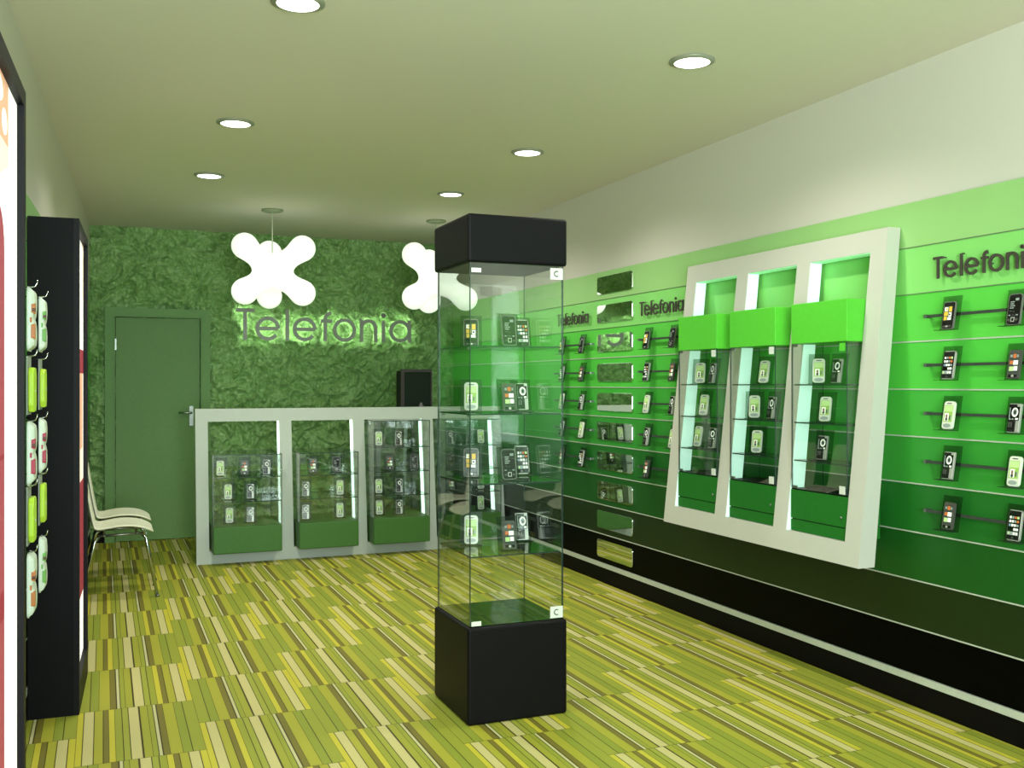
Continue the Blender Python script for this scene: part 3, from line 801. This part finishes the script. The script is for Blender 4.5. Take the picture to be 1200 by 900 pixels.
def pack(kind, y, z, wd, off):
    c = {'o': 'white and orange blister pack', 'g': 'white and green blister pack', 'r': 'white and red blister pack', 'l': 'lime green pouch on grey card'}[kind]
    r = thing('accessory_pack', '%s, %s, %s' % (c, *wd), 'accessory pack', (LX(y)+off, y, z), (0, 0, AL), 'accessory packs on the hook board')
    mp = lambda a, b, n: (n, a, b)
    if kind == 'l':
        MB().box(-.003, 0, -.05, .05, -.168, .005).obj('card', 'pk_card', r)
        m = MB(); m.prism([(-.030, -.028), (.030, -.028), (.042, -.045), (.042, -.14), (.030, -.160), (-.030, -.160), (-.042, -.14), (-.042, -.045)], .0005, .016, mp)
        m.obj('pouch', 'pk_lime', r, .004, 2)
        MB().box(.0165, .0175, -.012, .012, -.100, -.095).obj('emblem', 'pk_white', r)
    else:
        m = MB(); m.prism(rrect(-.05, .05, -.185, .005, .02), -.002, .002, mp); m.obj('card', 'pk_white', r)
        blister('blister').obj('blister', 'pk_white', r, fix=True)
        k = {'o': 'pk_orange', 'g': 'pk_green', 'r': 'pk_red'}[kind]
        m = MB(); m.prism(rrect(-.0475, -.020, -.075, -.045, .006), .010, .0195, mp, 0); m.prism(rrect(-.0485, -.034, -.070, -.058, .004), .012, .0205, mp, 1)
        m.prism(rrect(-.0475, -.022, -.150, -.105, .006), .009, .0192, mp, 0); m.prism(rrect(-.0475, -.022, -.102, -.085, .004), .006, .0115, mp, 0)
        m.obj('print', [k, 'pk_brown'], r)
ROWS = [('og', (1.682, 1.695)), ('ll', (1.477, 1.480)), ('rr', (1.284, 1.278)), ('ll', (1.092, 1.084)), ('og', (.895, .868))]
RWN = ['top row', 'second row', 'third row', 'fourth row', 'bottom row']
for i, (ks, zz) in enumerate(ROWS):
    for k, y, z, cn, off in zip(ks, (3.27, 3.79), zz, ('nearer column', 'farther column'), (.146, .129)):
        m = MB().tube([(.0455, 0, .006), (off+.007, 0, .006), (off+.017, 0, .009), (off+.021, 0, .018), (off+.022, 0, .026)], .0026, 6)
        h = m.obj('display_hook', 'chrome'); h.location = (LX(y), y, z); h.rotation_euler = (0, 0, AL)
        tag(h, 'chrome J-shaped hook holding the %s pack, %s, %s' % ({'l': 'lime', 'o': 'orange', 'g': 'green', 'r': 'red'}[k], RWN[i], cn), 'hook', 'chrome hooks between the kiosks')
        pack(k, y, z, (RWN[i], cn), off)

# ------------------------------------------------------------------ chairs
def shell_mesh():
    # side profile (x forward, z up)
    P = [(-.045, .85), (-.035, .76), (-.018, .66), (-.002, .56), (.012, .50), (.035, .458), (.075, .442), (.13, .452), (.20, .462), (.27, .460), (.33, .448), (.375, .428), (.40, .408)]
    Wd = [.165, .185, .192, .195, .197, .20, .205, .21, .213, .212, .208, .195, .16]
    m = MB(); nx = 9; v = []; f = []
    for (x, z), w in zip(P, Wd):
        for k in range(nx):
            s = -1+2*k/(nx-1)
            dz = .010*(s*s) if x > .05 else 0
            dx = .018*(s*s) if x <= .03 else 0
            v.append((x+dx, s*w, z+dz))
    for i in range(len(P)-1):
        for k in range(nx-1):
            f.append((i*nx+k, i*nx+k+1, (i+1)*nx+k+1, (i+1)*nx+k))
    m.add(v, f, 0, True)
    return m.mesh('seat_shell', [M['chair_white']])
SM = shell_mesh()
def chair(x, y, label):
    r = thing('chair', label, 'chair', (x, y, 0), (0, 0, 0), 'cream shell chairs by the left wall')
    s = link('seat_shell', SM, r)
    md = s.modifiers.new('thickness', 'SOLIDIFY'); md.thickness = .016; md.offset = -1
    md = s.modifiers.new('smooth', 'SUBSURF'); md.levels = 2; md.render_levels = 2
    for sx, sy in ((1, -1), (1, 1), (-1, -1), (-1, 1)):
        if sx > 0: pts = [(.33, sy*.16, .415), (.355, sy*.17, .39), (.425, sy*.195, .006)]
        else: pts = [(.07, sy*.16, .408), (.045, sy*.17, .38), (-.04, sy*.195, .006)]
        lg = MB().tube(pts, .010, 8).obj('leg', 'chrome', r)
        MB().lathe([(.013, 0), (.013, .012), (.011, .016)], (pts[-1][0], pts[-1][1], 0), 10).obj('foot_cap', 'steel', lg)
    m = MB()
    for sy in (-1, 1): m.tube([(.06, sy*.15, .412), (.34, sy*.15, .418)], .009, 8)
    m.tube([(.10, -.16, .412), (.10, .16, .412)], .009, 8); m.tube([(.30, -.16, .418), (.30, .16, .418)], .009, 8)
    m.obj('under_frame', 'steel', r)
chair(-.095, 7.11, 'cream shell chair with chrome legs at the left wall, nearer the camera')
chair(-.085, 7.685, 'cream shell chair behind the nearer one, beside the green door')

# ------------------------------------------------------------------ light
def area(name, loc, rot, sx, sy, e, col):
    L = bpy.data.lights.new(name, 'AREA'); L.shape = 'RECTANGLE'; L.size = sx; L.size_y = sy; L.energy = e; L.color = col
    o = bpy.data.objects.new(name, L); COL.objects.link(o); o.location = loc; o.rotation_euler = rot
    return o
area('shop_window_daylight', (.45, -1.5, 1.6), (math.radians(112), 0, math.radians(-24)), 1.9, 2.2, 330, (.82, .97, .97))
w = bpy.data.worlds.new('world'); sc.world = w; w.use_nodes = True
bg = w.node_tree.nodes['Background']; bg.inputs[0].default_value = (.9, 1, .95, 1); bg.inputs[1].default_value = .8

# ------------------------------------------------------------------ camera
cd = bpy.data.cameras.new('camera'); cam = bpy.data.objects.new('camera', cd); COL.objects.link(cam)
cd.sensor_width = 36; cd.sensor_fit = 'HORIZONTAL'; cd.lens = 36*1160/1200; cd.clip_start = .02
cam.location = (0, 0, 1.4); cam.rotation_euler = (math.radians(90), 0, -math.atan(479/1160))
sc.camera = cam
sc.view_settings.view_transform = 'Standard'
sc.view_settings.look = 'None'
sc.view_settings.exposure = 0
sc.cycles.transparent_max_bounces = 40
sc.cycles.max_bounces = 8
sc.cycles.use_denoising = True
